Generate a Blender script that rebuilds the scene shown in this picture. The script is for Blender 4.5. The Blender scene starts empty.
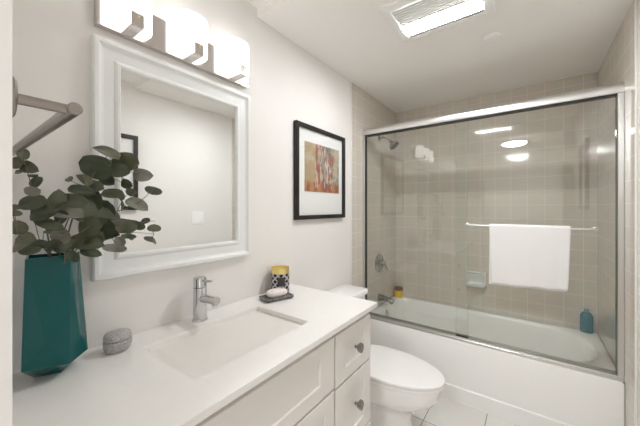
import bpy, bmesh, math, random
from mathutils import Vector, Matrix, Quaternion
random.seed(7)
C = bpy.context.scene.collection
PI = math.pi

# ------------------------------------------------------------------ camera, world, exposure
cam_d = bpy.data.cameras.new('camera')
cam = bpy.data.objects.new('camera', cam_d); C.objects.link(cam)
cam.location = (1.122, 0.0, 1.31)
cam.rotation_euler = (PI/2, 0, math.radians(36.325))
cam_d.sensor_width = 36; cam_d.lens = 285.2/640*36
cam_d.shift_y = -5.57/640; cam_d.clip_start = 0.01
sc = bpy.context.scene
sc.camera = cam
sc.view_settings.view_transform = 'Standard'
sc.view_settings.look = 'None'
sc.view_settings.gamma = 1
sc.view_settings.use_curve_mapping = False
sc.view_settings.exposure = 1.9
w = bpy.data.worlds.new('world'); sc.world = w; w.use_nodes = True
w.node_tree.nodes['Background'].inputs[0].default_value = (0.96, 0.98, 1.0, 1)
w.node_tree.nodes['Background'].inputs[1].default_value = .38
sc.cycles.max_bounces = 16; sc.cycles.diffuse_bounces = 10; sc.cycles.glossy_bounces = 8
SHADE_E, FAN_E, ROUND_E = 0.75, 36.0, 30.0

W, B, ZC, ZH, YF, YS = 1.523, 2.83, 2.283, 2.326, 0.055, 0.985

# ------------------------------------------------------------------ materials
def mat(name, col=(.8,.8,.8), rough=.5, metal=0, **kw):
    m = bpy.data.materials.new(name); m.use_nodes = True
    b = m.node_tree.nodes['Principled BSDF']
    b.inputs['Base Color'].default_value = (*col, 1)
    b.inputs['Roughness'].default_value = rough
    b.inputs['Metallic'].default_value = metal
    for k, v in kw.items():
        b.inputs[k.replace('_', ' ')].default_value = v
    return m
def nt(m): return m.node_tree, m.node_tree.nodes, m.node_tree.links, m.node_tree.nodes['Principled BSDF']
def bump(m, scale, strength, dist=.002, detail=3):
    t, n, l, b = nt(m)
    tc = n.new('ShaderNodeTexCoord'); no = n.new('ShaderNodeTexNoise'); bu = n.new('ShaderNodeBump')
    no.inputs['Scale'].default_value = scale; no.inputs['Detail'].default_value = detail
    bu.inputs['Strength'].default_value = strength; bu.inputs['Distance'].default_value = dist
    l.new(tc.outputs['Object'], no.inputs['Vector']); l.new(no.outputs['Fac'], bu.inputs['Height'])
    l.new(bu.outputs['Normal'], b.inputs['Normal'])
    return m
def noisecol(m, scale, cols, pos=None, detail=4, vec=None):
    t, n, l, b = nt(m)
    tc = n.new('ShaderNodeTexCoord'); no = n.new('ShaderNodeTexNoise'); r = n.new('ShaderNodeValToRGB')
    no.inputs['Scale'].default_value = scale; no.inputs['Detail'].default_value = detail
    el = r.color_ramp.elements
    pos = pos or [.35+.3*i/(len(cols)-1) for i in range(len(cols))]
    while len(el) < len(cols): el.new(.5)
    for i, c in enumerate(cols): el[i].position = pos[i]; el[i].color = (*c, 1)
    l.new(tc.outputs['Object'], no.inputs['Vector']); l.new(no.outputs['Fac'], r.inputs['Fac'])
    l.new(r.outputs['Color'], b.inputs['Base Color'])
    return m
def tile_mat(name, axes, off, size, c1, c2, mortar, msize, rough, bdist=.0006):
    m = mat(name, c1, rough)
    t, n, l, b = nt(m)
    tc = n.new('ShaderNodeTexCoord'); sp = n.new('ShaderNodeSeparateXYZ'); cb = n.new('ShaderNodeCombineXYZ')
    l.new(tc.outputs['Object'], sp.inputs[0])
    for i, ax in enumerate(axes):
        a = n.new('ShaderNodeMath'); a.operation = 'ADD'; a.inputs[1].default_value = off[i]
        l.new(sp.outputs['XYZ'.index(ax)], a.inputs[0]); l.new(a.outputs[0], cb.inputs[i])
    br = n.new('ShaderNodeTexBrick'); br.offset = 0; br.squash = 1
    br.inputs['Scale'].default_value = 1; br.inputs['Mortar Size'].default_value = msize
    br.inputs['Mortar Smooth'].default_value = .3; br.inputs['Bias'].default_value = 0
    br.inputs['Brick Width'].default_value = size; br.inputs['Row Height'].default_value = size
    br.inputs['Color1'].default_value = (*c1, 1); br.inputs['Color2'].default_value = (*c2, 1)
    br.inputs['Mortar'].default_value = (*mortar, 1)
    l.new(cb.outputs[0], br.inputs['Vector'])
    no = n.new('ShaderNodeTexNoise'); no.inputs['Scale'].default_value = 9; no.inputs['Detail'].default_value = 3
    l.new(tc.outputs['Object'], no.inputs['Vector'])
    mx = n.new('ShaderNodeMixRGB'); mx.blend_type = 'MULTIPLY'; mx.inputs[0].default_value = .12
    l.new(br.outputs['Color'], mx.inputs[1]); l.new(no.outputs['Color'], mx.inputs[2])
    l.new(mx.outputs[0], b.inputs['Base Color'])
    inv = n.new('ShaderNodeMath'); inv.operation = 'MULTIPLY_ADD'; inv.inputs[1].default_value = -1
    l.new(br.outputs['Fac'], inv.inputs[0])
    ns = n.new('ShaderNodeMath'); ns.operation = 'MULTIPLY_ADD'; ns.inputs[1].default_value = .8; ns.inputs[2].default_value = 1
    l.new(no.outputs['Fac'], ns.inputs[0]); l.new(ns.outputs[0], inv.inputs[2])
    bu = n.new('ShaderNodeBump'); bu.inputs['Strength'].default_value = .6; bu.inputs['Distance'].default_value = bdist
    l.new(inv.outputs[0], bu.inputs['Height']); l.new(bu.outputs['Normal'], b.inputs['Normal'])
    return m
def emis(name, col, e, base=(.9,.9,.9)):
    m = mat(name, base, .3)
    b = m.node_tree.nodes['Principled BSDF']
    b.inputs['Emission Color'].default_value = (*col, 1); b.inputs['Emission Strength'].default_value = e
    return m
def glass_mat(name, tint, refl=1.0, f0=.04):
    m = bpy.data.materials.new(name); m.use_nodes = True
    t = m.node_tree; n = t.nodes; l = t.links; n.clear()
    o = n.new('ShaderNodeOutputMaterial'); mx = n.new('ShaderNodeMixShader')
    tr = n.new('ShaderNodeBsdfTransparent'); gl = n.new('ShaderNodeBsdfGlossy'); lw = n.new('ShaderNodeLayerWeight'); lw.inputs[0].default_value = .5
    pw = n.new('ShaderNodeMath'); pw.operation = 'POWER'; pw.inputs[1].default_value = 5
    fr = n.new('ShaderNodeMath'); fr.operation = 'MULTIPLY_ADD'; fr.inputs[1].default_value = 1-f0; fr.inputs[2].default_value = f0
    l.new(lw.outputs['Facing'], pw.inputs[0]); l.new(pw.outputs[0], fr.inputs[0])
    tr.inputs[0].default_value = (*tint, 1); gl.inputs['Roughness'].default_value = 0.01
    gl.inputs[0].default_value = (refl, refl, refl, 1)
    l.new(fr.outputs[0], mx.inputs[0]); l.new(tr.outputs[0], mx.inputs[1]); l.new(gl.outputs[0], mx.inputs[2])
    l.new(mx.outputs[0], o.inputs['Surface'])
    return m

M = {}
M['wall'] = bump(mat('wall_paint', (.80,.78,.755), .55), 60, .05)
M['ceil'] = bump(mat('ceiling_paint', (.90,.88,.855), .6), 60, .05)
TC1, TC2, TMO = (.66,.61,.54), (.645,.595,.525), (.79,.76,.71)
M['tile_b'] = tile_mat('tile_back', 'XZ', (.003, .002), .111, TC1, TC2, TMO, .0022, .07)
M['tile_s'] = tile_mat('tile_side', 'YZ', (.006, .002), .111, TC1, TC2, TMO, .0022, .07)
M['tile_edge'] = mat('tile_edge', (.79,.76,.71), .2)
M['floor'] = tile_mat('floor_tile', 'XY', (.025, .07), .31, (.74,.72,.69), (.72,.70,.67), (.13,.12,.11), .0022, .25)
M['hallfloor'] = noisecol(mat('hall_floor', (.4,.3,.2), .4), 8, [(.36,.27,.18),(.48,.37,.26)])
M['white'] = mat('white_trim', (.82,.82,.81), .3)
M['framew'] = mat('mirror_frame_white', (.80,.81,.80), .32)
M['cab'] = mat('cabinet_paint', (.78,.75,.715), .38)
M['cabdark'] = mat('cabinet_gap', (.45,.41,.37), .6)
M['quartz'] = noisecol(mat('quartz', (.84,.83,.80), .22), 40, [(.83,.815,.79),(.845,.83,.805)])
M['porc'] = mat('porcelain', (.91,.905,.895), .08, Coat_Weight=.5)
M['tub'] = mat('tub_enamel', (.87,.865,.85), .14)
M['chrome'] = mat('chrome', (.66,.66,.66), .07, 1)
M['fchrome'] = mat('fixture_chrome_shaded', (.42,.42,.42), .12, 1)  # darker copy of chrome, dark shading of the bath fittings put into the colour
M['satin'] = bump(mat('satin_nickel', (.38,.345,.315), .33, 1), 200, .05)
M['nickel'] = mat('fixture_nickel', (.62,.58,.56), .18, 1)
M['alum'] = mat('aluminium', (.72,.715,.70), .30, 1)
M['gasket'] = mat('dark_gasket', (.04,.04,.035), .6)
M['black'] = mat('black_frame', (.010,.008,.007), .45)
M['mat'] = mat('mat_board', (.84,.84,.82), .7)
M['plastic'] = mat('white_plastic', (.90,.895,.885), .35)
M['greyplastic'] = mat('grey_plastic', (.42,.41,.40), .5)
M['knob'] = mat('knob_bronze', (.25,.235,.22), .38, .8)
M['glass'] = glass_mat('shower_glass', (.972,.98,.968), 1.0, .045)
M['glassedge'] = mat('glass_edge', (.42,.55,.48), .2)
M['picglass'] = glass_mat('picture_glass', (.98,.98,.98), 1, .012)
M['mirror'] = mat('mirror_silver', (.90,.915,.905), .01, 1)
M['shade'] = emis('opal_shade', (1.0,.985,.98), SHADE_E)
M['lens'] = emis('fan_lens', (.96,.98,1.0), FAN_E)
M['roundlens'] = emis('round_lens', (.96,.98,1.0), ROUND_E)
M['teal'] = mat('teal_glaze', (.003,.090,.090), .12, Specular_IOR_Level=.3)
M['brass'] = mat('gold', (.86,.70,.28), .35, 1)
M['towel'] = bump(mat('towel_terry', (.88,.87,.86), .95, Sheen_Weight=.3), 900, .8, .003, 2)
M['slate'] = noisecol(mat('slate_tray', (.08,.08,.08), .45), 60, [(.05,.05,.05),(.22,.21,.20),(.07,.07,.07)], [.4,.55,.62])
M['soap'] = noisecol(mat('soap_wrap', (.8,.7,.7), .4), 45, [(.82,.80,.79),(.80,.62,.56),(.83,.81,.79),(.50,.52,.52)], [.38,.47,.54,.70])
M['yellow'] = mat('yellow_plastic', (.80,.50,.01), .3)
M['brown'] = mat('brown_cap', (.16,.06,.02), .4)
M['tealplastic'] = mat('teal_plastic', (.015,.16,.21), .25)
M['tealcap'] = mat('bottle_cap', (.18,.30,.34), .3)
M['stem'] = mat('stem_brown', (.16,.12,.08), .7)
M['soapdish'] = mat('soapdish_ceramic', (.74,.76,.74), .12)
M['rubber'] = mat('dark_rubber', (.06,.05,.05), .7)

def leaf_mat():
    m = mat('eucalyptus_leaf', (.05,.09,.05), .36, Coat_Weight=.25)
    t, n, l, b = nt(m)
    g = n.new('ShaderNodeNewGeometry'); r = n.new('ShaderNodeValToRGB')
    el = r.color_ramp.elements
    el[0].position = 0; el[0].color = (.030,.052,.022,1)
    el[1].position = 1; el[1].color = (.14,.22,.06,1)
    for p, c in ((.25,(.042,.062,.028)), (.50,(.080,.092,.045)), (.72,(.12,.13,.085)), (.86,(.22,.22,.185)), (.95,(.09,.12,.045))):
        e = el.new(p); e.color = (*c, 1)
    l.new(g.outputs['Random Per Island'], r.inputs['Fac'])
    tc = n.new('ShaderNodeTexCoord'); no = n.new('ShaderNodeTexNoise'); no.inputs['Scale'].default_value = 55
    l.new(tc.outputs['Object'], no.inputs['Vector'])
    mx = n.new('ShaderNodeMixRGB'); mx.inputs[2].default_value = (.20,.20,.15,1)
    ml = n.new('ShaderNodeMath'); ml.operation = 'MULTIPLY'; ml.inputs[1].default_value = .28
    l.new(no.outputs['Fac'], ml.inputs[0]); l.new(ml.outputs[0], mx.inputs[0]); l.new(r.outputs['Color'], mx.inputs[1])
    l.new(mx.outputs[0], b.inputs['Base Color'])
    return m
M['leaf'] = leaf_mat()

def box_mat():      # pitted grey ceramic
    m = noisecol(mat('pitted_ceramic', (.5,.5,.5), .4), 320, [(.34,.32,.33),(.50,.48,.47),(.64,.62,.61)], [.38,.5,.68])
    t, n, l, b = nt(m)
    v = n.new('ShaderNodeTexVoronoi'); v.inputs['Scale'].default_value = 260
    tc = n.new('ShaderNodeTexCoord'); l.new(tc.outputs['Object'], v.inputs['Vector'])
    bu = n.new('ShaderNodeBump'); bu.inputs['Strength'].default_value = 1; bu.inputs['Distance'].default_value = .003
    l.new(v.outputs['Distance'], bu.inputs['Height']); l.new(bu.outputs['Normal'], b.inputs['Normal'])
    return m
M['pitted'] = box_mat()

def lattice_mat():  # candle jar: dark glass with pale diagonal lattice, uses UV (u around, v up)
    m = mat('lattice_glass', (.05,.03,.05), .2)
    t, n, l, b = nt(m)
    uv = n.new('ShaderNodeTexCoord'); sp = n.new('ShaderNodeSeparateXYZ'); l.new(uv.outputs['UV'], sp.inputs[0])
    def mth(op, a, bb=None, c=None):
        k = n.new('ShaderNodeMath'); k.operation = op
        for i, x in enumerate((a, bb, c)):
            if x is None: continue
            if isinstance(x, (int, float)): k.inputs[i].default_value = x
            else: l.new(x, k.inputs[i])
        return k.outputs[0]
    U = mth('MULTIPLY', sp.outputs[0], 9); V = mth('MULTIPLY', sp.outputs[1], 3.2)
    def band(x):
        f = mth('FRACT', x); d = mth('ABSOLUTE', mth('SUBTRACT', f, .5)); return mth('LESS_THAN', d, .14)
    a = mth('MAXIMUM', band(mth('ADD', U, V)), band(mth('SUBTRACT', U, V)))
    c1 = mth('ABSOLUTE', mth('SUBTRACT', mth('FRACT', mth('ADD', U, 0)), .5)); c2 = mth('ABSOLUTE', mth('SUBTRACT', mth('FRACT', V), .5))
    dot = mth('LESS_THAN', mth('ADD', c1, c2), .16)
    mx = n.new('ShaderNodeMixRGB'); mx.inputs[1].default_value = (.035,.02,.035,1); mx.inputs[2].default_value = (.50,.48,.50,1)
    l.new(a, mx.inputs[0])
    m2 = n.new('ShaderNodeMixRGB'); m2.inputs[2].default_value = (.06,.04,.06,1)
    l.new(mth('MULTIPLY', dot, a), m2.inputs[0]); l.new(mx.outputs[0], m2.inputs[1]); l.new(m2.outputs[0], b.inputs['Base Color'])
    return m
M['lattice'] = lattice_mat()

# ------------------------------------------------------------------ mesh helpers (all in world coordinates)
def new(): return bmesh.new()
def wpos(o):
    p = Vector((0,0,0))
    while o: p += o.location; o = o.parent
    return p
def obj(name, bm, m, parent=None, smooth=None, loc=None):
    """link bm (world coordinates) as one mesh object; smooth = auto-smooth angle in degrees"""
    bm.normal_update()
    if parent: base = wpos(parent)
    else: base = Vector(loc) if loc else Vector((0,0,0))
    bmesh.ops.translate(bm, verts=bm.verts, vec=-base)
    me = bpy.data.meshes.new(name)
    if smooth is not None:
        lim = math.radians(smooth)
        for f in bm.faces: f.smooth = True
        for e in bm.edges:
            if len(e.link_faces) == 2 and e.calc_face_angle(0) > lim: e.smooth = False
    bm.to_mesh(me); bm.free()
    o = bpy.data.objects.new(name, me); C.objects.link(o)
    for mm in (m if isinstance(m, (list, tuple)) else [m]): me.materials.append(mm)
    if parent: o.parent = parent
    else: o.location = base
    return o
def tag(o, label, cat, group=None, kind=None):
    o['label'] = label; o['category'] = cat
    if group: o['group'] = group
    if kind: o['kind'] = kind
    return o
def thing(name, label, cat, loc, group=None):
    o = bpy.data.objects.new(name, None); C.objects.link(o); o.location = loc; o.empty_display_size = .05
    return tag(o, label, cat, group)
def struct(name, bm, m, **k):
    o = obj(name, bm, m, **k); o['kind'] = 'structure'; return o

def box(bm, x0, x1, y0, y1, z0, z1, r=0, seg=2, mi=0):
    vs = [bm.verts.new((x, y, z)) for x in (x0, x1) for y in (y0, y1) for z in (z0, z1)]
    fs = [bm.faces.new([vs[i] for i in q]) for q in ((0,1,3,2),(4,6,7,5),(0,4,5,1),(2,3,7,6),(0,2,6,4),(1,5,7,3))]
    for f in fs: f.material_index = mi
    if r:
        es = list({e for f in fs for e in f.edges})
        bmesh.ops.bevel(bm, geom=es, offset=r, segments=seg, profile=.5, affect='EDGES')
    return bm
def loft(bm, rings, cap0=True, cap1=True, closed=True):
    vr = [[bm.verts.new(p) for p in r] for r in rings]
    n = len(vr[0])
    for a, b in zip(vr, vr[1:]):
        for i in range(n if closed else n-1):
            j = (i+1) % n
            bm.faces.new((a[i], a[j], b[j], b[i]))
    if cap0: bm.faces.new(list(reversed(vr[0])))
    if cap1: bm.faces.new(vr[-1])
    bmesh.ops.recalc_face_normals(bm, faces=bm.faces)
    return vr
def basis(d):
    d = Vector(d).normalized()
    u = Vector((0,0,1)) if abs(d.z) < .9 else Vector((1,0,0))
    s = d.cross(u).normalized(); return d, s, s.cross(d).normalized()
def lathe(bm, origin, axis, prof, n=32, uv=False):
    """prof = list of (radius, distance along axis)"""
    o = Vector(origin); d, s, t = basis(axis)
    rings = []
    for r, h in prof:
        rings.append([o + d*h + (s*math.cos(2*PI*i/n) + t*math.sin(2*PI*i/n))*max(r, 1e-5) for i in range(n)])
    return loft(bm, rings)
def tube(bm, pts, r, n=12, cap=True):
    pts = [Vector(p) for p in pts]; rings = []
    rr = r if isinstance(r, (list, tuple)) else [r]*len(pts)
    d0 = (pts[1]-pts[0]).normalized(); _, s, t = basis(d0)
    for i, p in enumerate(pts):
        d = ((pts[min(i+1, len(pts)-1)] - pts[max(i-1, 0)])).normalized()
        q = d0.rotation_difference(d); s = q @ s; t = q @ t; d0 = d
        rings.append([p + (s*math.cos(2*PI*k/n) + t*math.sin(2*PI*k/n))*rr[i] for k in range(n)])
    return loft(bm, rings, cap, cap)
def bez(ps, n=12):
    """Catmull-Rom through points"""
    ps = [Vector(p) for p in ps]; P = [ps[0]*2-ps[1]] + ps + [ps[-1]*2-ps[-2]]; out = []
    for i in range(1, len(P)-2):
        for k in range(n):
            t = k/n; a, b, c, d = P[i-1:i+3]
            out.append(.5*((2*b) + (c-a)*t + (2*a-5*b+4*c-d)*t*t + (3*b-a-3*c+d)*t**3))
    out.append(ps[-1]); return out
def rrect(cx, cy, hx, hy, r, z, n=6):
    out = []
    for (sx, sy, a0) in ((1,1,0), (-1,1,90), (-1,-1,180), (1,-1,270)):
        for k in range(n+1):
            a = math.radians(a0 + 90*k/n)
            out.append((cx + sx*(hx-r) + r*math.cos(a), cy + sy*(hy-r) + r*math.sin(a), z))
    return out

# ------------------------------------------------------------------ structure
struct('floor', box(new(), -.1, W+.1, -.12, B+.1, -.06, 0), M['floor'])
struct('floor_hall', box(new(), -1.2, 3.0, -2.3, -.12, -.06, -.001), M['hallfloor'])
struct('wall_left', box(new(), -.1, 0, YF, B+.1, 0, 2.45), M['wall'])
struct('wall_right', box(new(), W, W+.1, YF, B+.1, 0, 2.45), M['wall'])
struct('wall_back', box(new(), 0, W, B, B+.1, 0, 2.45), M['tile_b'])
DX0, DX1, DZ = .64, 1.42, 2.20
bm = new()
box(bm, -1.2, DX0, -.06, YF, 0, 2.45); box(bm, DX1, 3.0, -.06, YF, 0, 2.45); box(bm, DX0, DX1, -.06, YF, DZ, 2.45)
struct('wall_front', bm, M['wall'])
bm = new()
box(bm, 0, W, YF, YS, ZH, 2.45); box(bm, 0, W, YS, B, ZC, 2.45)
struct('ceiling', bm, M['ceil'])
struct('ceiling_hall', box(new(), -1.2, 3.0, -2.3, -.06, ZH, 2.45), M['ceil'])
bm = new(); box(bm, -1.2, 3.0, -2.4, -2.3, 0, 2.45)
struct('wall_hall', bm, M['wall'])
# tiled surround on the two side walls of the bath
TY = 1.937
bm = new(); box(bm, 0, .008, TY, B, 0, ZC); struct('trim_1', bm, M['tile_s'])
bm = new(); box(bm, W-.008, W, TY, B, 0, ZC); struct('trim_2', bm, M['tile_s'])
bm = new(); box(bm, 0, .009, TY-.014, TY, 0, ZC, .003); struct('trim_3', bm, M['tile_edge'])
bm = new(); box(bm, W-.009, W, TY-.014, TY, 0, ZC, .003); struct('trim_4', bm, M['tile_edge'])
bm = new(); box(bm, 0, .012, 1.25, TY-.014, 0, .09, .003); struct('baseboard_left', bm, M['white'])
bm = new(); box(bm, W-.012, W, YF, TY-.014, 0, .09, .003); struct('baseboard_right', bm, M['white'])

# ------------------------------------------------------------------ vanity
FX = .52
van = thing('vanity_cabinet', 'off-white shaker vanity cabinet with drawers under the white counter', 'cabinet', (.26,.66,0))
bm = new(); box(bm, .002, .482, .065, 1.222, .10, .842)
box(bm, .002, .45, .07, 1.215, 0, .10)
obj('body', bm, M['cab'], van)
def shaker(name, y0, y1, z0, z1, rail=.055, railz=None):
    railz = railz or rail
    bm = new(); xf, xb, xr = FX, .4825, FX-.007
    g = .0022
    def R(y0, y1, z0, z1, x): return [bm.verts.new(p) for p in ((x,y0,z0),(x,y1,z0),(x,y1,z1),(x,y0,z1))]
    back = R(y0, y1, z0, z1, xb); fr0 = R(y0, y1, z0, z1, xf-.002)
    fr = R(y0+.002, y1-.002, z0+.002, z1-.002, xf)
    i1 = R(y0+rail, y1-rail, z0+railz, z1-railz, xf); i2 = R(y0+rail+g, y1-rail-g, z0+railz+g, z1-railz-g, xr)
    for a, b in ((back,fr0),(fr0,fr),(fr,i1),(i1,i2)):
        for i in range(4):
            j = (i+1)%4; bm.faces.new((a[i],a[j],b[j],b[i]))
    bm.faces.new(i2); bm.faces.new(list(reversed(back)))
    bmesh.ops.recalc_face_normals(bm, faces=bm.faces)
    return obj(name, bm, M['cab'], van)
def knob(parent, y, z):
    bm = new()
    lathe(bm, (FX, y, z), (1,0,0), [(.007,0),(.007,.002),(.0045,.004),(.0045,.014),(.008,.016)], 16)
    # square faceted head turned on its point
    def q(x, h): return [(FX+x, y+h*a, z+h*b) for a, b in ((0,-1.15),(.95,.1),(.75,.85),(-.75,.85),(-.95,.1))]
    loft(bm, [q(.012,.012), q(.016,.0185), q(.030,.0185), q(.035,.013)])
    return obj('knob', bm, M['knob'], parent)
shaker('false_front', .075, .912, .617, .812, .09, .052)
for (y0, y1, ky) in ((.075,.491,.455), (.496,.912,.532)):
    knob(shaker('door', y0, y1, .112, .609, .06), ky, .545)
for z0, z1 in ((.609,.812), (.318,.601), (.112,.310)):
    knob(shaker('drawer', .922, 1.219, z0, z1, .068, .052), 1.075, (z0+z1)/2 + (0.004 if z0 > .5 else .012))

# countertop with sink opening
SX0, SX1, SY0, SY1 = .126, .424, .40, .876
scx, scy, shx, shy = (SX0+SX1)/2, (SY0+SY1)/2, (SX1-SX0)/2, (SY1-SY0)/2
def outer_ring(x0, x1, y0, y1, z, n=6):
    out = []
    for (sx, sy) in ((1,1), (-1,1), (-1,-1), (1,-1)):
        for k in range(n+1): out.append((x1 if sx > 0 else x0, y1 if sy > 0 else y0, z))
    return out
bm = new()
CT = .863
rings = [outer_ring(.001,.543,.057,1.245,CT-.021)]
top = rrect(.272,.651,.271,.594,.0015,CT-.0015); top2 = rrect(.272,.651,.2697,.5927,.0015,CT)
rings = [rrect(scx,scy,shx,shy,.012,CT-.021), rrect(.272,.651,.271,.594,.0015,CT-.021), top, top2,
         rrect(scx,scy,shx+.0015,shy+.0015,.0125,CT), rrect(scx,scy,shx,shy,.012,CT-.002), rrect(scx,scy,shx,shy,.012,CT-.021)]
vr = loft(bm, rings, False, False)
bmesh.ops.remove_doubles(bm, verts=bm.verts, dist=1e-6)
ctop = obj('countertop', bm, M['quartz'], smooth=30)
tag(ctop, 'white quartz countertop with a rectangular sink cutout on the vanity', 'countertop')

# undermount sink
bm = new()
prof = [(.012,-.0215,.02),(.003,-.0215,.014),(.001,-.03,.02),(-.012,-.09,.045),(-.026,-.125,.055),(-.055,-.143,.05),(-.10,-.150,.04)]
rings = [rrect(scx,scy,shx+d,shy+d,r,CT+z,8) for d, z, r in prof]
rings.append([(scx+(p[0]-scx)*.3, scy+(p[1]-scy)*.15, CT-.153) for p in rings[-1]])
outer = [rrect(scx,scy,shx+.012,shy+.012,.03,CT-.0215,8), rrect(scx,scy,shx+.01,shy+.01,.04,CT-.10,8), rrect(scx,scy,shx-.03,shy-.03,.05,CT-.16,8)]
loft(bm, list(reversed(outer)) + rings, True, True)
sink = obj('sink', bm, M['porc'], None, 40, (scx,scy,CT-.16))
tag(sink, 'white rectangular undermount basin set in the countertop', 'sink')
bm = new(); lathe(bm, (scx, scy, CT-.155), (0,0,1), [(.024,0),(.024,.004),(.019,.006),(.012,.004),(.012,.0035)], 24)
obj('drain', bm, M['chrome'], sink, 40)
bm = new(); box(bm, SX0+.0095, SX0+.0125, scy-.018, scy+.018, CT-.068, CT-.060, .001)
obj('overflow_slot', bm, M['chrome'], sink)

# faucet
fy, fx = .632, .064
fa = thing('faucet', 'chrome single-lever basin faucet behind the sink', 'faucet', (fx,fy,CT))
bm = new()
lathe(bm, (fx,fy,CT), (0,0,1), [(.030,0),(.030,.003),(.0265,.006),(.0255,.03),(.0250,.128),(.0250,.13)], 40)
obj('body', bm, M['chrome'], fa, 30)
bm = new(); lathe(bm, (fx,fy,CT+.1315), (0,0,1), [(.0235,0),(.0250,.001),(.0250,.034),(.023,.0375),(.0,.038)], 40)
cap_ = obj('cap', bm, M['chrome'], fa, 30)
bm = new(); tube(bm, [(fx+.015,fy,CT+.088),(fx+.06,fy,CT+.092),(fx+.115,fy,CT+.097)], [.0155,.0155,.015], 28)
tube(bm, [(fx+.100,fy,CT+.090),(fx+.101,fy,CT+.074)], .0115, 20)
obj('spout', bm, M['chrome'], fa, 40)
bm = new(); tube(bm, [(fx+.015,fy,CT+.158),(fx+.045,fy,CT+.160),(fx+.082,fy,CT+.166)], [.0055,.0045,.004], 12)
obj('lever', bm, M['chrome'], fa, 40)

# ------------------------------------------------------------------ mirror
mir = thing('wall_mirror', 'large mirror in a white moulded frame above the vanity', 'mirror', (0,.6,1.06))
MY0, MY1, MZ0, MZ1 = .297, .918, 1.078, 1.852
prof = [(0,.0),(0,.026),(.004,.030),(.014,.030),(.018,.026),(.024,.021),(.030,.0195),(.058,.0185),(.062,.022),(.067,.025),(.073,.025),(.077,.021),(.079,.011)]
bm = new(); rings = []
for d, x in prof:
    rings.append([(x, MY0+d, MZ0+d), (x, MY1-d, MZ0+d), (x, MY1-d, MZ1-d), (x, MY0+d, MZ1-d)])
loft(bm, rings, False, False)
obj('frame', bm, M['framew'], mir)
d = .0775; bm = new(); x0, x1 = .0115, .0135
a = [(x0, MY0+d, MZ0+d), (x0, MY1-d, MZ0+d), (x0, MY1-d, MZ1-d), (x0, MY0+d, MZ1-d)]
b_ = [(x1, y, z) for _, y, z in [(0, MY0+d, MZ0+d), (0, MY1-d, MZ0+d), (0, MY1-d, MZ1-d), (0, MY0+d, MZ1-d)]]
loft(bm, [a, b_]); obj('mirror_glass', bm, M['mirror'], mir)

# ------------------------------------------------------------------ vanity light
vl = thing('vanity_light', 'three-shade nickel bar light above the mirror, switched on', 'light', (0,.615,1.90))
PY0, PY1, PZ0, PZ1 = .305, .905, 1.888, 2.006
bm = new(); box(bm, .001, .028, PY0, PY1, PZ0, PZ1, .002)
obj('back_plate', bm, M['nickel'], vl)
for k, yc in enumerate((.390, .600, .810)):
    hw, dp, z0, z1 = .070, .074, 1.912, 2.047
    bm = new(); n = 20; out = []; inn = []
    for i in range(n+1):
        a = -PI/2 + PI*i/n
        ex = lambda v: math.copysign(abs(v)**.9, v)
        out.append((.030 + dp*ex(math.cos(a)), yc + hw*ex(math.sin(a))))
        inn.append((.030 + (dp-.006)*ex(math.cos(a)), yc + (hw-.006)*ex(math.sin(a))))
    loop = out + inn[::-1]
    loft(bm, [[(x,y,z0) for x,y in loop], [(x,y,z1) for x,y in loop]])
    sh = obj('lamp_shade', bm, M['shade'], vl, 40)
    bm = new(); z = 1.895
    box(bm, .028, .108, yc-.018, yc+.018, z-.006, z+.012, .0015)
    box(bm, .108, .114, yc-.018, yc+.018, z-.006, z+.036, .001)
    ar = obj('clip_arm', bm, M['nickel'], vl)
    bm = new(); lathe(bm, (.1135, yc, z+.026), (1,0,0), [(.004,0),(.004,.002),(.001,.003)], 12)
    obj('screw', bm, M['brass'], ar)

# ------------------------------------------------------------------ framed picture on left wall
def frame(name, label, xw, s, y0, y1, z0, z1, mw, art, fw=.022):
    t = thing(name, label, 'picture', (xw, (y0+y1)/2, z0))
    bm = new(); rings = []
    for dd, x in ((0,.0),(0,.024),(.002,.026),(fw-.003,.026),(fw,.023),(fw,.008)):
        rings.append([(xw+s*x, y0+dd, z0+dd), (xw+s*x, y1-dd, z0+dd), (xw+s*x, y1-dd, z1-dd), (xw+s*x, y0+dd, z1-dd)])
    loft(bm, rings, False, False); obj('frame', bm, M['black'], t)
    e = fw-.002
    xs = sorted((xw+s*.006, xw+s*.010))
    obj('mat_board', box(new(), xs[0], xs[1], y0+e, y1-e, z0+e, z1-e), M['mat'], t)
    if art:
        xs = sorted((xw+s*.0105, xw+s*.012))
        art(t, xs, mw)
    xs = sorted((xw+s*.018, xw+s*.020))
    obj('pane', box(new(), xs[0], xs[1], y0+e, y1-e, z0+e, z1-e), M['picglass'], t)
    return t
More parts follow.
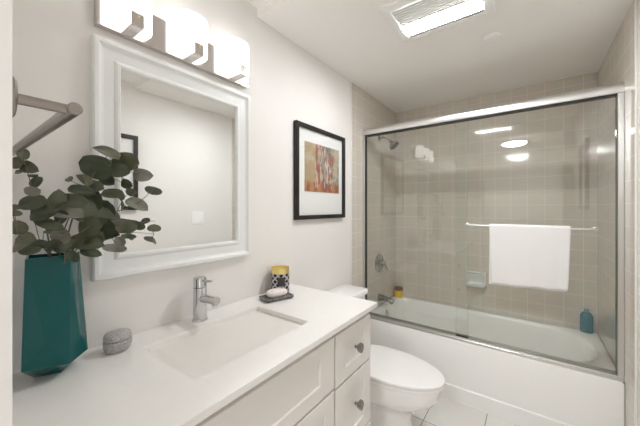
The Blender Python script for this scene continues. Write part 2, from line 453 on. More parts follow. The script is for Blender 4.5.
def art_mat():
    m = mat('abstract_print', (.5,.5,.5), .7); t, n, l, b = nt(m)
    tc = n.new('ShaderNodeTexCoord'); sp = n.new('ShaderNodeSeparateXYZ'); l.new(tc.outputs['Generated'], sp.inputs[0])
    def mixc(f, a, bb):
        k = n.new('ShaderNodeMixRGB')
        for i, x in ((0,f),(1,a),(2,bb)):
            if isinstance(x, tuple): k.inputs[i].default_value = (*x, 1)
            elif isinstance(x, float): k.inputs[i].default_value = x
            else: l.new(x, k.inputs[i])
        return k.outputs[0]
    def ramp(x, p0, p1):
        r = n.new('ShaderNodeMapRange'); r.interpolation_type = 'SMOOTHSTEP'
        r.inputs[1].default_value = p0; r.inputs[2].default_value = p1; l.new(x, r.inputs[0]); return r.outputs[0]
    def noise(sy, sz, det=4, off=0):
        mp = n.new('ShaderNodeMapping'); mp.inputs['Scale'].default_value = (0, sy, sz); mp.inputs['Location'].default_value = (0,off,off)
        l.new(tc.outputs['Generated'], mp.inputs[0]); no = n.new('ShaderNodeTexNoise'); no.inputs['Scale'].default_value = 1; no.inputs['Detail'].default_value = det
        l.new(mp.outputs[0], no.inputs['Vector']); return no.outputs['Fac']
    Y, Z = sp.outputs[1], sp.outputs[2]
    bg = mixc(ramp(Y,.30,.62), (.42,.32,.19), (.22,.25,.22))
    bg = mixc(ramp(noise(5,5),.45,.62), bg, (.50,.42,.30))
    fl = mixc(ramp(noise(9,5,4,3),.4,.6), (.30,.10,.045), (.45,.25,.13))
    k = n.new('ShaderNodeMath'); k.operation='SUBTRACT'; k.inputs[0].default_value=1; l.new(ramp(Z,.17,.25), k.inputs[1])
    return_c = mixc(k.outputs[0], bg, fl)
    # upright strokes of the middle, red, pale and dark
    def win(a0, a1, b0, b1):
        x = n.new('ShaderNodeMath'); x.operation='MULTIPLY'; l.new(ramp(Y,a0,a0+.08), x.inputs[0])
        q = n.new('ShaderNodeMath'); q.operation='SUBTRACT'; q.inputs[0].default_value=1; l.new(ramp(Y,a1-.08,a1), q.inputs[1]); l.new(q.outputs[0], x.inputs[1])
        y = n.new('ShaderNodeMath'); y.operation='MULTIPLY'; l.new(x.outputs[0], y.inputs[0]); l.new(ramp(Z,b0,b0+.1), y.inputs[1]); return y.outputs[0]
    def mul(a, bb):
        x = n.new('ShaderNodeMath'); x.operation='MULTIPLY'; l.new(a, x.inputs[0]); l.new(bb, x.inputs[1]); return x.outputs[0]
    wn = win(.24,.86,.05,.9)
    c = mixc(mul(wn, ramp(noise(17,3.2,3,1),.50,.56)), return_c, (.36,.09,.05))
    c = mixc(mul(wn, ramp(noise(15,3,3,7),.53,.58)), c, (.62,.47,.40))
    c = mixc(mul(wn, ramp(noise(19,2.5,3,12),.56,.60)), c, (.13,.15,.17))
    l.new(c, b.inputs['Base Color']); return m
def art(t, xs, r): obj('print', box(new(), xs[0], xs[1], *r), art_mat(), t)
S = .979  # frame front stands 2.6 cm off the wall
frame('framed_picture', 'black framed abstract print with white mat on the left wall', 0, 1, 1.262, 1.808, 1.236, 1.822, (1.352,1.738,1.410,1.719), art, .026)
frame('framed_picture', 'black framed picture on the right wall, seen only in the mirror', W, -1, .62, 1.004, 1.29, 1.895, None, None, .03)

# light switch on right wall
lsw = thing('light_switch', 'white double rocker switch plate reflected in the mirror', 'switch', (W,1.54,1.15))
bm = new(); box(bm, W-.006, W, 1.475, 1.600, 1.15, 1.27, .002); obj('plate', bm, M['plastic'], lsw)
for yc in (1.513, 1.562):
    bm = new(); box(bm, W-.010, W-.0055, yc-.017, yc+.017, 1.176, 1.244, .0015); obj('rocker', bm, M['plastic'], lsw)

# ------------------------------------------------------------------ towel bar on the front wall
tb = thing('towel_bar', 'brushed nickel towel bar mounted beside the doorway', 'towel bar', (.60,YF,1.465))
TBY, TBZ, TX0, TX1 = YF+.0625, 1.447, .09, .602
for x in (TX1, TX0):
    bm = new(); lathe(bm, (x, YF, TBZ), (0,1,0), [(.026,0),(.026,.004),(.022,.0065),(.0068,.008),(.0068,.05),(.0068,.063)], 32)
    obj('post', bm, M['satin'], tb, 35)
bm = new()
tube(bm, [(TX1+.014,TBY,TBZ),(TX1+.0125,TBY,TBZ),(TX0-.015,TBY,TBZ)], [.0072,.0086,.0086], 28)
obj('rail', bm, M['satin'], tb, 35)

# ------------------------------------------------------------------ ceiling fan light and disc
fan = thing('exhaust_fan_light', 'rectangular white ceiling vent fan with a lit strip lens', 'ceiling light', (.76,1.47,ZC))
FX0, FX1, FY0, FY1 = .527, .988, 1.288, 1.645
bm = new(); rings = []
for dd, z in ((0,0),(0,-.006),(.006,-.012),(.040,-.018),(.046,-.016),(.046,-.004)):
    rings.append([(FX0+dd,FY0+dd,ZC+z),(FX1-dd,FY0+dd,ZC+z),(FX1-dd,FY1-dd,ZC+z),(FX0+dd,FY1-dd,ZC+z)])
loft(bm, rings, False, True); obj('housing', bm, M['plastic'], fan)
GX0, GX1 = FX0+.048, FX1-.048
for i in range(9):
    y = 1.338 + i*.0165
    bm = new(); box(bm, GX0, GX1, y, y+.0095, ZC-.014, ZC-.0055, .0006); obj('slat', bm, M['plastic'], fan)
bm = new(); n = 14
pr = [(1.486+.086*i/n, ZC-.006-.016*math.sin(PI*i/n)**.7) for i in range(n+1)]
loft(bm, [[(GX0,y,z) for y,z in pr], [(GX1,y,z) for y,z in pr]])
obj('lens', bm, M['lens'], fan, 50)
bm = new(); loft(bm, [[(x,1.573,ZC-.006),(x,1.573,ZC-.019),(x,1.612,ZC-.008),(x,1.612,ZC-.004)] for x in (GX0,GX1)]); obj('side_panel', bm, M['greyplastic'], fan)
bm = new(); box(bm, GX0, GX1, 1.335, 1.484, ZC-.0058, ZC-.0038); obj('slat_gap_shade', bm, M['gasket'], fan)  # dark sheet added as painted shade in the gaps between the slats
bm = new(); lathe(bm, (.948,1.895,ZC), (0,0,-1), [(.046,0),(.046,.003),(.040,.008),(.036,.009),(.0,.0095)], 40)
tag(obj('ceiling_cap', bm, M['plastic'], None, 40), 'small round white cover plate on the ceiling beyond the vent', 'cover plate')

# round ceiling lamp of the hall, seen mirrored in the shower glass through the doorway
LX, LY = .93, -1.07
hl = thing('round_ceiling_lamp', 'round flush hall ceiling lamp mirrored in the shower glass', 'ceiling light', (LX,LY,ZH))
bm = new(); lathe(bm, (LX,LY,ZH), (0,0,-1), [(.175,0),(.175,.022),(.167,.027),(.160,.024)], 48); obj('rim', bm, M['alum'], hl, 35)
bm = new(); lathe(bm, (LX,LY,ZH), (0,0,-1), [(.156,.024),(.154,.040),(.132,.056),(.085,.067),(.03,.072),(0,.073)], 48); obj('diffuser', bm, M['roundlens'], hl, 50)

# ------------------------------------------------------------------ bathtub
TY0, TY1, TZ = 2.098, B-.001, .412
tx0, tx1 = .009, W-.009
tcx, tcy, thx, thy = (tx0+tx1)/2, (TY0+TY1)/2, (tx1-tx0)/2, (TY1-TY0)/2
bm = new()
def rr4(cx, cy, hx, hy, rs, z, n=8):
    out = []
    for (sx, sy, a0), r in zip(((1,1,0), (-1,1,90), (-1,-1,180), (1,-1,270)), rs):
        for k in range(n+1):
            a = math.radians(a0 + 90*k/n); out.append((cx + sx*(hx-r) + r*math.cos(a), cy + sy*(hy-r) + r*math.sin(a), z))
    return out
def R(d0, z, r, dy0=0, dy1=0, n=8):   # inset d0, extra at front/back
    y0, y1 = TY0+d0+dy0, TY1-d0-dy1
    rr = (r*2.9, r*.9, r*.9, r*2.6) if r > .05 else (r,)*4
    rr = [min(v, (y1-y0)/2*.92) for v in rr]
    return rr4(tcx, (y0+y1)/2, thx-d0, (y1-y0)/2, rr, z, n)
inner = []
for d0, z, r, f, b2, e in ((.052,TZ,.10,.028,0,0),(.060,TZ-.006,.10,.028,0,0),(.066,TZ-.02,.10,.028,0,0),(.075,TZ-.10,.11,.028,.0,.02),(.09,TZ-.22,.12,.028,0,.06),(.115,TZ-.29,.13,.028,0,.08),(.17,TZ-.325,.10,.01,0,.09)):
    ring = []
    for p in R(d0, z, r, f, b2):
        x = p[0]
        if x > tcx: x -= e*1.6*(x-tcx)/thx
        ring.append((x, p[1], p[2]))
    inner.append(ring)
rings = [R(0,.0,.004), R(0,.10,.004), R(0,.104,.004), R(.0,.115,.004), R(.0,TZ-.014,.006), R(.004,TZ-.004,.008), R(.012,TZ,.012)] + inner
# plinth steps 1 cm forward along the front
for k in (0,1):
    rings[k] = [(x, y-.010 if y < tcy else y, z) for x, y, z in rings[k]]
loft(bm, rings, True, True)
tub = obj('bathtub', bm, M['tub'], None, 38, (tcx,tcy,0)); tag(tub, 'white alcove bathtub behind sliding glass doors', 'bathtub')
bm = new(); lathe(bm, (.0775,2.44,.345), (1,.0,.12), [(.036,0),(.036,.004),(.030,.009),(.012,.011),(.0,.0115)], 32)
obj('overflow_plate', bm, M['chrome'], tub, 35)
bm = new(); lathe(bm, (.26,2.44,TZ-.326), (0,0,1), [(.032,0),(.032,.004),(.02,.006),(0,.008)], 24); obj('drain', bm, M['chrome'], tub, 35)

# ------------------------------------------------------------------ sliding shower enclosure
en = thing('shower_enclosure', 'chrome framed sliding glass bath doors above the tub', 'shower door', (.76,2.135,TZ))
HZ0, HZ1 = 1.904, 1.962
ex0, ex1 = .0085, W-.0085
bm = new(); n = 10
pr = [(2.105,HZ0),(2.108,HZ0)]
pr = [(2.162,HZ0),(2.162,HZ1-.004),(2.158,HZ1)] + [(2.135-.032*math.sin(PI/2*i/n) , HZ1-.030*(1-math.cos(PI/2*i/n))) for i in range(n+1)] + [(2.103,HZ0+.008),(2.105,HZ0)]
loft(bm, [[(ex0,y,z) for y,z in pr], [(ex1,y,z) for y,z in pr]])
obj('header_rail', bm, M['alum'], en, 35)
bm = new(); box(bm, ex0+.02, ex1-.02, 2.112, 2.158, HZ0-.007, HZ0); obj('header_channel', bm, M['gasket'], en)
for x0, x1 in ((ex0, ex0+.019), (ex1-.024, ex1)):
    bm = new(); box(bm, x0, x1, 2.108, 2.160, TZ+.022, HZ0, .002)
    j = obj('jamb', bm, M['alum'], en)
    xi = x1 if x0 < .5 else x0
    bm = new(); box(bm, xi-.0012, xi+.0012, 2.118, 2.152, TZ+.024, HZ0-.008); obj('seal', bm, M['gasket'], j)
bm = new()
pr = [(2.104,TZ+.0005),(2.104,TZ+.012),(2.110,TZ+.014),(2.112,TZ+.023),(2.117,TZ+.023),(2.117,TZ+.014),(2.133,TZ+.014),(2.133,TZ+.022),(2.138,TZ+.022),(2.138,TZ+.014),(2.156,TZ+.014),(2.156,TZ+.026),(2.162,TZ+.026),(2.162,TZ+.0005)]
loft(bm, [[(ex0,y,z) for y,z in pr], [(ex1,y,z) for y,z in pr]])
obj('bottom_track', bm, M['alum'], en)
def pane(x0, x1, y0, y1):
    bm = new(); box(bm, x0, x1, y0, y1, TZ+.016, HZ0-.001)
    for f in bm.faces:
        if abs(f.normal.x) > .9 or abs(f.normal.z) > .9: f.material_index = 1
    bm.normal_update()
    for f in bm.faces: f.material_index = 0 if abs(f.normal.y) > .9 else 1
    return obj('glass_panel', bm, [M['glass'], M['glassedge']], en)
pin = pane(ex0+.026, .785, 2.143, 2.149)
pout = pane(.716, ex1-.026, 2.121, 2.127)
bm = new(); box(bm, .716, .79, 2.118, 2.1208, TZ+.0235, TZ+.032); obj('guide_clip', bm, M['gasket'], pin)
BZ, BY = 1.193, 2.068
bm = new(); tube(bm, bez([(.785,2.1205,BZ),(.786,2.09,BZ),(.792,BY+.006,BZ),(.806,BY,BZ)],5)+bez([(1.385,BY,BZ),(1.400,BY+.006,BZ),(1.406,2.09,BZ),(1.407,2.1205,BZ)],5), .0075, 16)
obj('towel_rail', bm, M['alum'], pout, 40)
for x in (.785, 1.407):
    bm = new(); lathe(bm, (x,2.1208,BZ), (0,-1,0), [(.013,0),(.013,.003),(.009,.006)], 20); obj('rail_mount', bm, M['alum'], pout, 40)

# towel over the rail
bm = new()
tx0_, tx1_ = .918, 1.303
prof = []
zf, zb = .838, .822
for i in range(15): prof.append((BY-.0125, zf + (BZ-zf)*i/14, 'f', i/14))
for i in range(1, 8):
    a = PI - PI*i/8; prof.append((BY+.0125*math.cos(a), BZ+.0125*math.sin(a), 't', 1))
for i in range(15): prof.append((BY+.0125, BZ - (BZ-zb)*i/14, 'b', 1-i/14))
nx = 26; grid = []
for k, (y, z, side, h) in enumerate(prof):
    row = []
    for i in range(nx+1):
        t = i/nx; x = tx0_ + (tx1_-tx0_)*t
        slack = (1-h)
        yy = y + (.004*math.sin(t*9+.6)*slack + .003*math.sin(t*23)*slack)*(1 if side != 'b' else .5) - (.006*slack if side == 'f' else 0)
        xx = x + .012*slack*(1-2*t) * (1 if side == 'f' else .3) + (-.008*slack if side == 'b' else 0)
        zz = z + (.016*t*slack if side == 'f' else .018*t*slack) + .002*math.sin(t*14)*slack
        row.append(bm.verts.new((xx, yy, zz)))
    grid.append(row)
for a, b2 in zip(grid, grid[1:]):
    for i in range(nx): bm.faces.new((a[i], a[i+1], b2[i+1], b2[i]))
bmesh.ops.recalc_face_normals(bm, faces=bm.faces)
tw = obj('towel', bm, M['towel'], None, 80, (1.11,BY,zb)); tag(tw, 'white bath towel folded over the rail of the glass door', 'towel')
md = tw.modifiers.new('solid', 'SOLIDIFY'); md.thickness = .007; md.offset = 0
md = tw.modifiers.new('sub', 'SUBSURF'); md.levels = md.render_levels = 1

# ------------------------------------------------------------------ shower fittings
xw = .008
sh = thing('wall_shower', 'chrome shower head on a short arm high on the tiled wall', 'shower head', (xw,2.43,1.95))
bm = new(); lathe(bm, (xw,2.43,1.945), (1,0,0), [(.028,0),(.027,.004),(.014,.010)], 28); obj('flange', bm, M['fchrome'], sh, 35)
arm = bez([(xw,2.43,1.945),(.05,2.43,1.945),(.09,2.43,1.930),(.118,2.43,1.905)],6)
bm = new(); tube(bm, arm, .008, 14); obj('arm', bm, M['fchrome'], sh, 40)
bm = new(); lathe(bm, (.112,2.43,1.910), (.62,0,-.78), [(.010,0),(.014,.008),(.016,.014),(.013,.02),(.022,.03),(.042,.050),(.047,.058),(.047,.070),(.043,.072)], 32); hd = obj('head', bm, M['fchrome'], sh, 35)
o = Vector((.112,2.43,1.910)); dv = Vector((.62,0,-.78)).normalized()
bm = new(); lathe(bm, o+dv*.0722, dv, [(.041,0),(.040,.002),(.0,.0025)], 28); obj('spray_face', bm, M['gasket'], hd, 35)
sv = thing('shower_valve', 'round chrome shower valve with lever on the tiled wall', 'valve', (xw,2.43,.79))
vz = .802
bm = new(); lathe(bm, (xw,2.43,vz), (1,0,0), [(.086,0),(.086,.003),(.078,.009),(.038,.016),(.034,.018)], 44); obj('escutcheon', bm, M['fchrome'], sv, 30)
bm = new(); lathe(bm, (xw+.014,2.43,vz), (1,0,0), [(.030,0),(.028,.03),(.023,.045),(.018,.05),(0,.051)], 32)
hb = obj('handle', bm, M['fchrome'], sv, 35)
bm = new(); tube(bm, bez([(xw+.045,2.435,vz-.005),(xw+.062,2.455,vz-.03),(xw+.066,2.475,vz-.062)],5), [.011]*5+[.009]*5+[.007], 12); obj('lever', bm, M['fchrome'], hb, 40)
sp_ = thing('tub_spout', 'chrome tub spout just above the tub rim', 'spout', (xw,2.43,.47))
bm = new()
secs = [(0,.032,.032,.488),(.01,.030,.030,.488),(.04,.028,.027,.486),(.09,.026,.022,.481),(.125,.024,.018,.475),(.140,.018,.012,.473)]
loft(bm, [[(xw+x, 2.43+a*math.cos(2*PI*i/24), z+b2*math.sin(2*PI*i/24)) for i in range(24)] for x,a,b2,z in secs])
body = obj('body', bm, M['fchrome'], sp_, 40)
bm = new(); lathe(bm, (xw+.118,2.43,.470), (0,0,-1), [(.016,0),(.016,.022),(.012,.022)], 20); obj('outlet', bm, M['fchrome'], sp_, 40)
bm = new(); lathe(bm, (xw+.115,2.43,.488), (0,0,1), [(.004,0),(.004,.016),(.007,.018),(.007,.024),(.004,.026)], 16); obj('diverter_knob', bm, M['fchrome'], sp_, 40)

# ceramic soap dish on the back wall
sd = thing('soap_dish', 'white ceramic soap dish fixed to the back tile wall', 'soap dish', (.745,B,.62))
bm = new(); rings = []
x0, x1, z0, z1 = .665, .823, .622, .748
for dd, y in ((0,0),(0,-.012),(.004,-.018),(.014,-.018),(.020,-.012),(.022,-.004)):
    rings.append([(x0+dd,B+y,z0+dd),(x1-dd,B+y,z0+dd),(x1-dd,B+y,z1-dd),(x0+dd,B+y,z1-dd)])
loft(bm, rings, False, True); obj('back_plate', bm, M['soapdish'], sd)
bm = new(); loft(bm, [rrect(.744,B-.032,.074,.034,.018,z,6) for z in (.628,)] + [rrect(.744,B-.036,.077,.040,.02,.650,6), rrect(.744,B-.036,.074,.037,.02,.656,6), rrect(.744,B-.036,.068,.031,.018,.652,6), rrect(.744,B-.036,.064,.027,.016,.640,6)])
obj('tray', bm, M['soapdish'], sd, 45)
bm = new(); tube(bm, [(.684,B-.013,.722),(.684,B-.028,.720),(.804,B-.028,.720),(.804,B-.013,.722)], .006, 10); obj('grab_bar', bm, M['soapdish'], sd, 45)

# yellow jar and teal bottles on the tub rim
jr = thing('yellow_jar', 'small yellow jar with brown lid in the far tub corner', 'jar', (.062,2.785,TZ))
jx, jy = .060, 2.785
bm = new(); lathe(bm, (jx,jy,TZ+.0005), (0,0,1), [(.036,0),(.040,.004),(.040,.058),(.037,.064),(.030,.066)], 32); obj('body', bm, M['yellow'], jr, 40)
bm = new(); lathe(bm, (jx,jy,TZ+.067), (0,0,1), [(.038,0),(.039,.002),(.039,.026),(.036,.030),(0,.031)], 32); obj('lid', bm, M['brown'], jr, 40)
def bottle(name, label, x, y, h, r, m, cm):
    t = thing(name, label, 'bottle', (x,y,TZ))
    bm = new(); rings = []
    z0 = TZ+.0005
    for a, z in ((.82,0),(.97,.005),(1,.02),(1,.62*h),(.96,.72*h),(.80,.80*h),(.52,.86*h),(.34,.875*h)):
        rings.append([(x+r*a*math.cos(2*PI*i/28), y+r*a*.62*math.sin(2*PI*i/28), z0+z) for i in range(28)])
    loft(bm, rings); obj('body', bm, m, t, 45)
    bm = new(); lathe(bm, (x,y,z0+.876*h), (0,0,1), [(.0145,0),(.0145,.12*h),(.012,.125*h),(0,.126*h)], 20); obj('cap', bm, cm, t, 40)
bottle('shampoo_bottle', 'teal shampoo bottle standing on the back tub rim', 1.452, 2.788, .168, .036, M['tealplastic'], M['tealcap'])

# ------------------------------------------------------------------ toilet
toi = thing('toilet', 'white two-piece toilet between the vanity and the bathtub', 'toilet', (.33,1.595,0))
ty = 1.595
def egg(x0, x1, hw, z, n=40, sq=2.2):
    # back end at x0, rounded tip at x1
    out = []
    xm = x0 + (x1-x0)*.42
    for i in range(n):
        a = 2*PI*i/n; c, s = math.cos(a), math.sin(a)
        if c >= 0: x = xm + (x1-xm)*c; y = ty + hw*s
        else:
            x = xm + (xm-x0)*math.copysign(abs(c)**(2/2.8), c); y = ty + hw*math.copysign(abs(s)**(2/2.4), s)
        out.append((x, y, z))
    return out
bm = new()
rings = [egg(.13,.600,.118,0), egg(.13,.600,.118,.012), egg(.14,.590,.108,.04), egg(.15,.585,.104,.13), egg(.16,.600,.110,.185), egg(.165,.660,.140,.215), egg(.17,.705,.160,.245), egg(.18,.730,.170,.285), egg(.19,.742,.175,.33), egg(.19,.745,.176,.348), egg(.195,.740,.172,.354), egg(.25,.70,.14,.354), egg(.27,.68,.12,.30), egg(.32,.58,.07,.22)]
loft(bm, rings); obj('bowl', bm, M['porc'], toi, 50)
bm = new()
loft(bm, [egg(.215,.740,.172,.3555), egg(.202,.755,.183,.358), egg(.202,.755,.183,.368), egg(.205,.751,.180,.371), egg(.29,.68,.12,.371), egg(.29,.68,.12,.357)])
obj('seat', bm, M['plastic'], toi, 50)
bm = new()
loft(bm, [egg(.235,.735,.166,.3765), egg(.205,.762,.182,.3775), egg(.205,.763,.183,.379), egg(.205,.763,.183,.389), egg(.208,.759,.180,.3925), egg(.24,.72,.16,.3945), egg(.32,.60,.10,.396)])
obj('lid', bm, M['porc'], toi, 30)
for s in (-1,1):
    bm = new(); lathe(bm, (.218,ty+.075*s-.012,.381), (0,1,0), [(.010,0),(.011,.004),(.011,.022),(.010,.026)], 16); obj('hinge', bm, M['plastic'], toi, 40)
bm = new()
def tk(dx, dy, z, r=.03): return rrect(.112, ty, .090+dx, .205+dy, r, z, 6)
loft(bm, [tk(-.02,-.03,.345), tk(-.006,-.012,.37), tk(-.002,-.008,.45), tk(.002,0,.70), tk(.002,0,.707)])
obj('tank', bm, M['porc'], toi, 45)
bm = new(); loft(bm, [rrect(.112,ty,.096,.214,.03,.708,6), rrect(.112,ty,.104,.225,.032,.713,6), rrect(.112,ty,.104,.225,.032,.732,6), rrect(.112,ty,.100,.221,.03,.741,6), rrect(.112,ty,.090,.210,.026,.744,6)])
obj('tank_lid', bm, M['porc'], toi, 45)
bm = new(); lathe(bm, (.204,ty-.15,.66), (1,0,0), [(.013,0),(.013,.006),(.006,.008),(.006,.02)], 16); tube(bm, [(.222,ty-.155,.66),(.224,ty-.10,.652)], .006, 10)
obj('flush_lever', bm, M['chrome'], toi, 45)

# ------------------------------------------------------------------ teal vase
vx, vy = .080, .203
va = thing('faceted_vase', 'tall faceted glossy teal vase holding eucalyptus on the counter', 'vase', (vx,vy,CT))
P0 = [(.072,.158),(.100,.206),(.052,.238),(.030,.178)]          # foot
P1 = [(.140,.126),(.146,.214),(.088,.268),(.022,.160)]          # widest ring
P2 = [(.130,.134),(.130,.220),(.082,.250),(.040,.150)]          # mouth
ctr = Vector((.088,.190))
def vring(P, zs, k=1.0): return [Vector((*(ctr+(Vector(p)-ctr)*k), z)) for p, z in zip(P, zs if isinstance(zs, (list,tuple)) else [zs]*4)]
bm = new()
V = [[bm.verts.new(p) for p in r] for r in (vring(P0, CT+.0005), vring(P1, (CT+.052,CT+.036,CT+.036,CT+.040)), vring(P2, CT+.320), vring(P2, CT+.320, .90), vring(P2, CT+.08, .72))]
for i in range(4):
    j = (i+1)%4
    bm.faces.new((V[0][i], V[0][j], V[1][j])); bm.faces.new((V[0][i], V[1][j], V[1][i]))
    # every tall side is creased along its diagonal, the middle pushed out a little
    m = bm.verts.new((V[1][i].co*.50+V[1][j].co*.28+V[2][j].co*.22) + ((V[1][i].co+V[1][j].co)/2-Vector((*ctr,CT+.04))).normalized()*.005)
    bm.faces.new((V[1][i], V[1][j], m)); bm.faces.new((V[1][j], V[2][j], m)); bm.faces.new((V[2][j], V[2][i], m)); bm.faces.new((V[2][i], V[1][i], m))
    bm.faces.new((V[2][i], V[2][j], V[3][j], V[3][i])); bm.faces.new((V[3][i], V[3][j], V[4][j], V[4][i]))
bm.faces.new(V[0]); bm.faces.new(V[4])
bmesh.ops.recalc_face_normals(bm, faces=bm.faces)
obj('body', bm, M['teal'], va)

# eucalyptus branches: stem through points, leaves in pairs
def leaf(bm, base, d, nrm, L, Wd, fold=.25, curl=.15):
    d = Vector(d).normalized(); nrm = Vector(nrm); nrm = (nrm - d*nrm.dot(d)).normalized(); s = d.cross(nrm)
    nu, nv = 11, 4; rows = []
    for i in range(nu+1):
        t = i/nu
        wv = Wd*.5*math.sqrt(max(0, 1-abs(2*t**.9-1)**2.1)) if 0 < t < 1 else .0006
        row = []
        for k in range(-nv, nv+1):
            q = k/nv
            p = Vector(base) + d*(L*t) + s*(wv*q) + nrm*(fold*abs(q)*wv - curl*L*t*t + .02*L*math.sin(5*t+q*3))
            row.append(bm.verts.new(p))
        rows.append(row)
    for a, b2 in zip(rows, rows[1:]):
        for k in range(2*nv): bm.faces.new((a[k], a[k+1], b2[k+1], b2[k]))
cam_p = Vector(cam.location)
bouquet = thing('eucalyptus_bouquet', 'bunch of round-leaved eucalyptus branches standing in the teal vase', 'plant', (vx,vy,CT+.1))
yaw = math.radians(36.325); cF = Vector((-math.sin(yaw), math.cos(yaw), 0)); cR = Vector((math.cos(yaw), math.sin(yaw), 0)); cU = Vector((0,0,1))
def at(u, v, x):      # the point on the plane x = const that stands at (u, v) of the 640x426 frame
    d = cF + cR*((u-320)/285.2) + cU*((207.43-v)/285.2)
    return cam_p + d*((x-cam_p.x)/d.x)
def branch(root_pt, spine, leaves, r0=.0024):
    """spine: (u, v, x) points; leaves: (u, v, long px, short px, angle deg, x) centred there, stalked to the spine"""
    pts = [Vector(root_pt)] + [at(*p) for p in spine]
    path = bez(pts, 8); n = len(path)
    bm = new(); tube(bm, path, [r0*(1-.65*i/(n-1)) for i in range(n)], 8)
    lf = bmesh.new()
    for (u, v, a, b2, ang, x) in leaves:
        c = at(u, v, x); dep = (c-cam_p).dot(cF); L = a*dep/285.2*1.10; Wd = b2*dep/285.2*1.2
        an = math.radians(ang); dirv = cR*math.cos(an) + cU*math.sin(an)
        q = min(path, key=lambda p: (p-c).length)
        if (c-q).dot(dirv) < 0: dirv = -dirv
        vw = (cam_p-c).normalized(); dirv = (dirv + vw*random.uniform(-.35,.35)).normalized()
        nr = vw + Vector((random.uniform(-.5,.5), random.uniform(-.5,.5), random.uniform(-.2,.7)))
        base = c - dirv*L*.5
        tube(bm, [q, (q+base)/2 + Vector((0,0,-.002)), base], .0009, 5)
        leaf(lf, base, dirv, nr, L, Wd, random.uniform(.1,.6), random.uniform(-.15,.4))
    br = obj('branch', bm, M['stem'], bouquet, 60)
    obj('leaves', lf, M['leaf'], br, 70)
B0 = (vx, vy, CT+.12)
branch(B0, [(50,250,.11),(42,213,.14),(33,190,.15),(24,160,.155)],
 [(23,154,11,8,75,.15),(17,163,12,10,20,.15),(28,167,13,10,-25,.155),(33,175,10,4,5,.15),(36,182,12,9,50,.155),(33,191,17,9,10,.16),
  (33,203,25,13,8,.15),(40,213,21,14,12,.155),(56,201,20,15,55,.14),(18,172,11,4,0,.15)])
branch(B0, [(48,252,.12),(36,246,.16),(22,240,.17),(16,228,.17)],
 [(24,243,24,18,20,.175),(17,228,13,14,80,.17),(14,213,6,10,80,.16),(38,244,9,15,75,.17),(49,224,24,10,-18,.16),(56,232,23,6,-3,.155),(30,250,22,8,12,.17),(15,207,5,8,80,.16)])
branch(B0, [(66,250,.12),(72,220,.13),(84,190,.12),(104,160,.11),(112,152,.11)],
 [(106,151,29,13,-35,.11),(98,158,26,9,-30,.10),(126,163,27,18,-8,.12),(97,168,31,19,-18,.12),(119,172,19,13,-10,.135),(142,175,15,11,-8,.12),(127,184,11,8,-20,.12),(108,181,17,10,-35,.115),(113,177,14,9,30,.10)])
branch(B0, [(60,250,.12),(66,225,.14),(76,205,.14),(86,183,.13)],
 [(69,179,7,6,-40,.13),(84,179,16,10,-60,.13),(96,187,24,10,-20,.13),(82,191,22,9,-10,.14),(73,201,24,12,-10,.14),(68,214,24,17,-5,.15),(92,200,20,15,-60,.13),(60,218,16,12,30,.14)])
branch(B0, [(72,250,.12),(92,228,.13),(110,214,.115),(128,208,.11),(143,199,.105),(152,190,.10)],
 [(113,195,18,10,0,.12),(137,203,19,14,-15,.11),(153.5,191,8,13,70,.10),(110,217,15,12,0,.12),(104,208,14,20,70,.125),(122,197,6,6,60,.115)])
branch(B0, [(72,252,.13),(95,236,.14),(118,226,.13),(138,222,.12),(155,221,.115)],
 [(122,226,14,22,80,.13),(134,225,9,18,75,.12),(145,221,11,6,0,.115),(104,228,20,19,60,.14),(108,236,22,11,10,.14),(115,248,8,17,78,.135),(128,236,5,11,80,.12)])
branch(B0, [(74,253,.12),(100,242,.12),(130,233,.11),(154,234,.10)],
 [(154,228,7,11,75,.10),(152,240,7,12,80,.10),(90,252,16,8,-15,.14),(120,242,10,8,-60,.125)], .0018)
branch(B0, [(66,250,.14),(76,236,.155),(90,226,.16),(100,215,.15)],
 [(90,227,26,17,10,.16),(76,241,20,13,10,.165),(87,243,22,13,5,.16),(74,256,10,14,80,.17),(85,212,20,16,60,.15),(62,236,14,14,60,.16),(101,213,14,19,75,.14),(66,246,20,9,20,.165),(95,237,18,12,-30,.15),(52,246,18,8,40,.15)])

# ------------------------------------------------------------------ small counter things
bx, by = .084, .344
tr = thing('trinket_box', 'small oval pitted grey ceramic box beside the vase', 'box', (bx,by,CT))
def oval(h, z, n=36): return [(bx+.033*h*math.cos(2*PI*i/n), by+.0385*h*math.sin(2*PI*i/n), z) for i in range(n)]
bm = new(); loft(bm, [oval(.72,CT+.0005), oval(.88,CT+.006), oval(1,CT+.02), oval(1,CT+.034), oval(.98,CT+.0355), oval(.84,CT+.036)]); obj('body', bm, M['pitted'], tr, 50)
bm = new(); loft(bm, [oval(.84,CT+.0362), oval(.84,CT+.0375), oval(.97,CT+.0385), oval(.99,CT+.042), oval(.96,CT+.050), oval(.85,CT+.057), oval(.6,CT+.0605), oval(.25,CT+.0615)]); obj('lid', bm, M['pitted'], tr, 50)

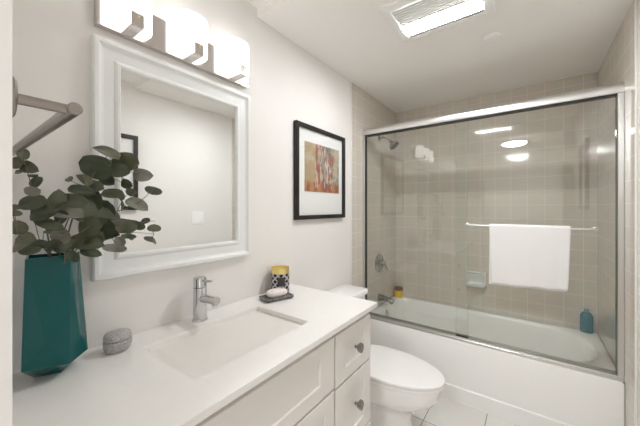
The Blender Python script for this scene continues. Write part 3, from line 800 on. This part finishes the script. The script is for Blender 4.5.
# slate tray and wrapped soap
def rotz(bm, c, a): bmesh.ops.rotate(bm, verts=bm.verts, cent=Vector((c[0],c[1],0)), matrix=Matrix.Rotation(a, 3, 'Z'))
tc_ = (.122,1.000)
trt = thing('slate_tray', 'dark slate soap tray on the counter by the sink', 'tray', (tc_[0],tc_[1],CT))
ang = math.radians(-17)
bm = new()
loft(bm, [rrect(*tc_,.040,.072,.006,CT+.004,4), rrect(*tc_,.043,.075,.007,CT+.006,4), rrect(*tc_,.043,.075,.007,CT+.015,4), rrect(*tc_,.041,.073,.006,CT+.017,4), rrect(*tc_,.036,.068,.005,CT+.017,4), rrect(*tc_,.034,.066,.005,CT+.013,4)])
rotz(bm, tc_, ang); obj('plate', bm, M['slate'], trt, 40)
for sx in (-1,1):
    for sy in (-1,1):
        bm = new(); lathe(bm, (tc_[0]+.030*sx, tc_[1]+.060*sy, CT+.0003), (0,0,1), [(.005,0),(.005,.004)], 12); rotz(bm, tc_, ang); obj('foot', bm, M['rubber'], trt)
bm = new(); rings = []
for a, z in ((.72,0),(.93,.004),(1,.012),(1,.019),(.92,.027),(.70,.032),(.35,.034)):
    rings.append([(tc_[0]+.033*a*math.copysign(abs(math.cos(q))**.7,math.cos(q)), tc_[1]+.002+.052*a*math.copysign(abs(math.sin(q))**.7,math.sin(q)), CT+.0135+z) for q in [2*PI*i/36 for i in range(36)]])
loft(bm, rings); rotz(bm, tc_, ang)
tag(obj('soap_bar', bm, M['soap'], None, 50, (tc_[0],tc_[1],CT+.0135)), 'pale floral patterned soap bar lying on the slate tray', 'soap')

# candle jar
cx_, cy_ = .062, 1.088
cj = thing('candle_jar', 'dark lattice patterned candle jar with gold band behind the soap', 'candle', (cx_,cy_,CT))
bm = new(); nn = 48; R_ = .0475
uvl = bm.loops.layers.uv.new('UVMap')
zs = [0,.003,.03,.06,.103]; vs = [[bm.verts.new((cx_+(R_-.002 if k == 0 else R_)*math.cos(2*PI*i/nn), cy_+(R_-.002 if k == 0 else R_)*math.sin(2*PI*i/nn), CT+.0005+z)) for i in range(nn)] for k, z in enumerate(zs)]
for k in range(len(zs)-1):
    for i in range(nn):
        j = (i+1)%nn; f = bm.faces.new((vs[k][i],vs[k][j],vs[k+1][j],vs[k+1][i]))
        for lp, (uu, vv) in zip(f.loops, ((i/nn,zs[k]/.103),((i+1)/nn,zs[k]/.103),((i+1)/nn,zs[k+1]/.103),(i/nn,zs[k+1]/.103))): lp[uvl].uv = (uu, vv)
bm.faces.new(list(reversed(vs[0]))); bm.faces.new(vs[-1])
obj('glass_jar', bm, M['lattice'], cj, 40)
bm = new(); lathe(bm, (cx_,cy_,CT+.104), (0,0,1), [(R_,0),(R_,.028),(R_-.003,.029),(R_-.004,.020),(0,.019)], 48); obj('gold_band', bm, M['brass'], cj, 40)
# dark label plate on the front of the jar
av = math.atan2(cam_p.y-cy_, cam_p.x-cx_)+.12; bm = new(); n = 8; ring = []
loops = []
for z in (.045,.088):
    loops.append([(cx_+(R_+.0004)*math.cos(av+.42*(2*i/n-1)), cy_+(R_+.0004)*math.sin(av+.42*(2*i/n-1)), CT+z) for i in range(n+1)] + [(cx_+(R_+.0016)*math.cos(av+.42*(2*i/n-1)), cy_+(R_+.0016)*math.sin(av+.42*(2*i/n-1)), CT+z) for i in range(n,-1,-1)])
loft(bm, loops); obj('label', bm, M['gasket'], cj, 40)
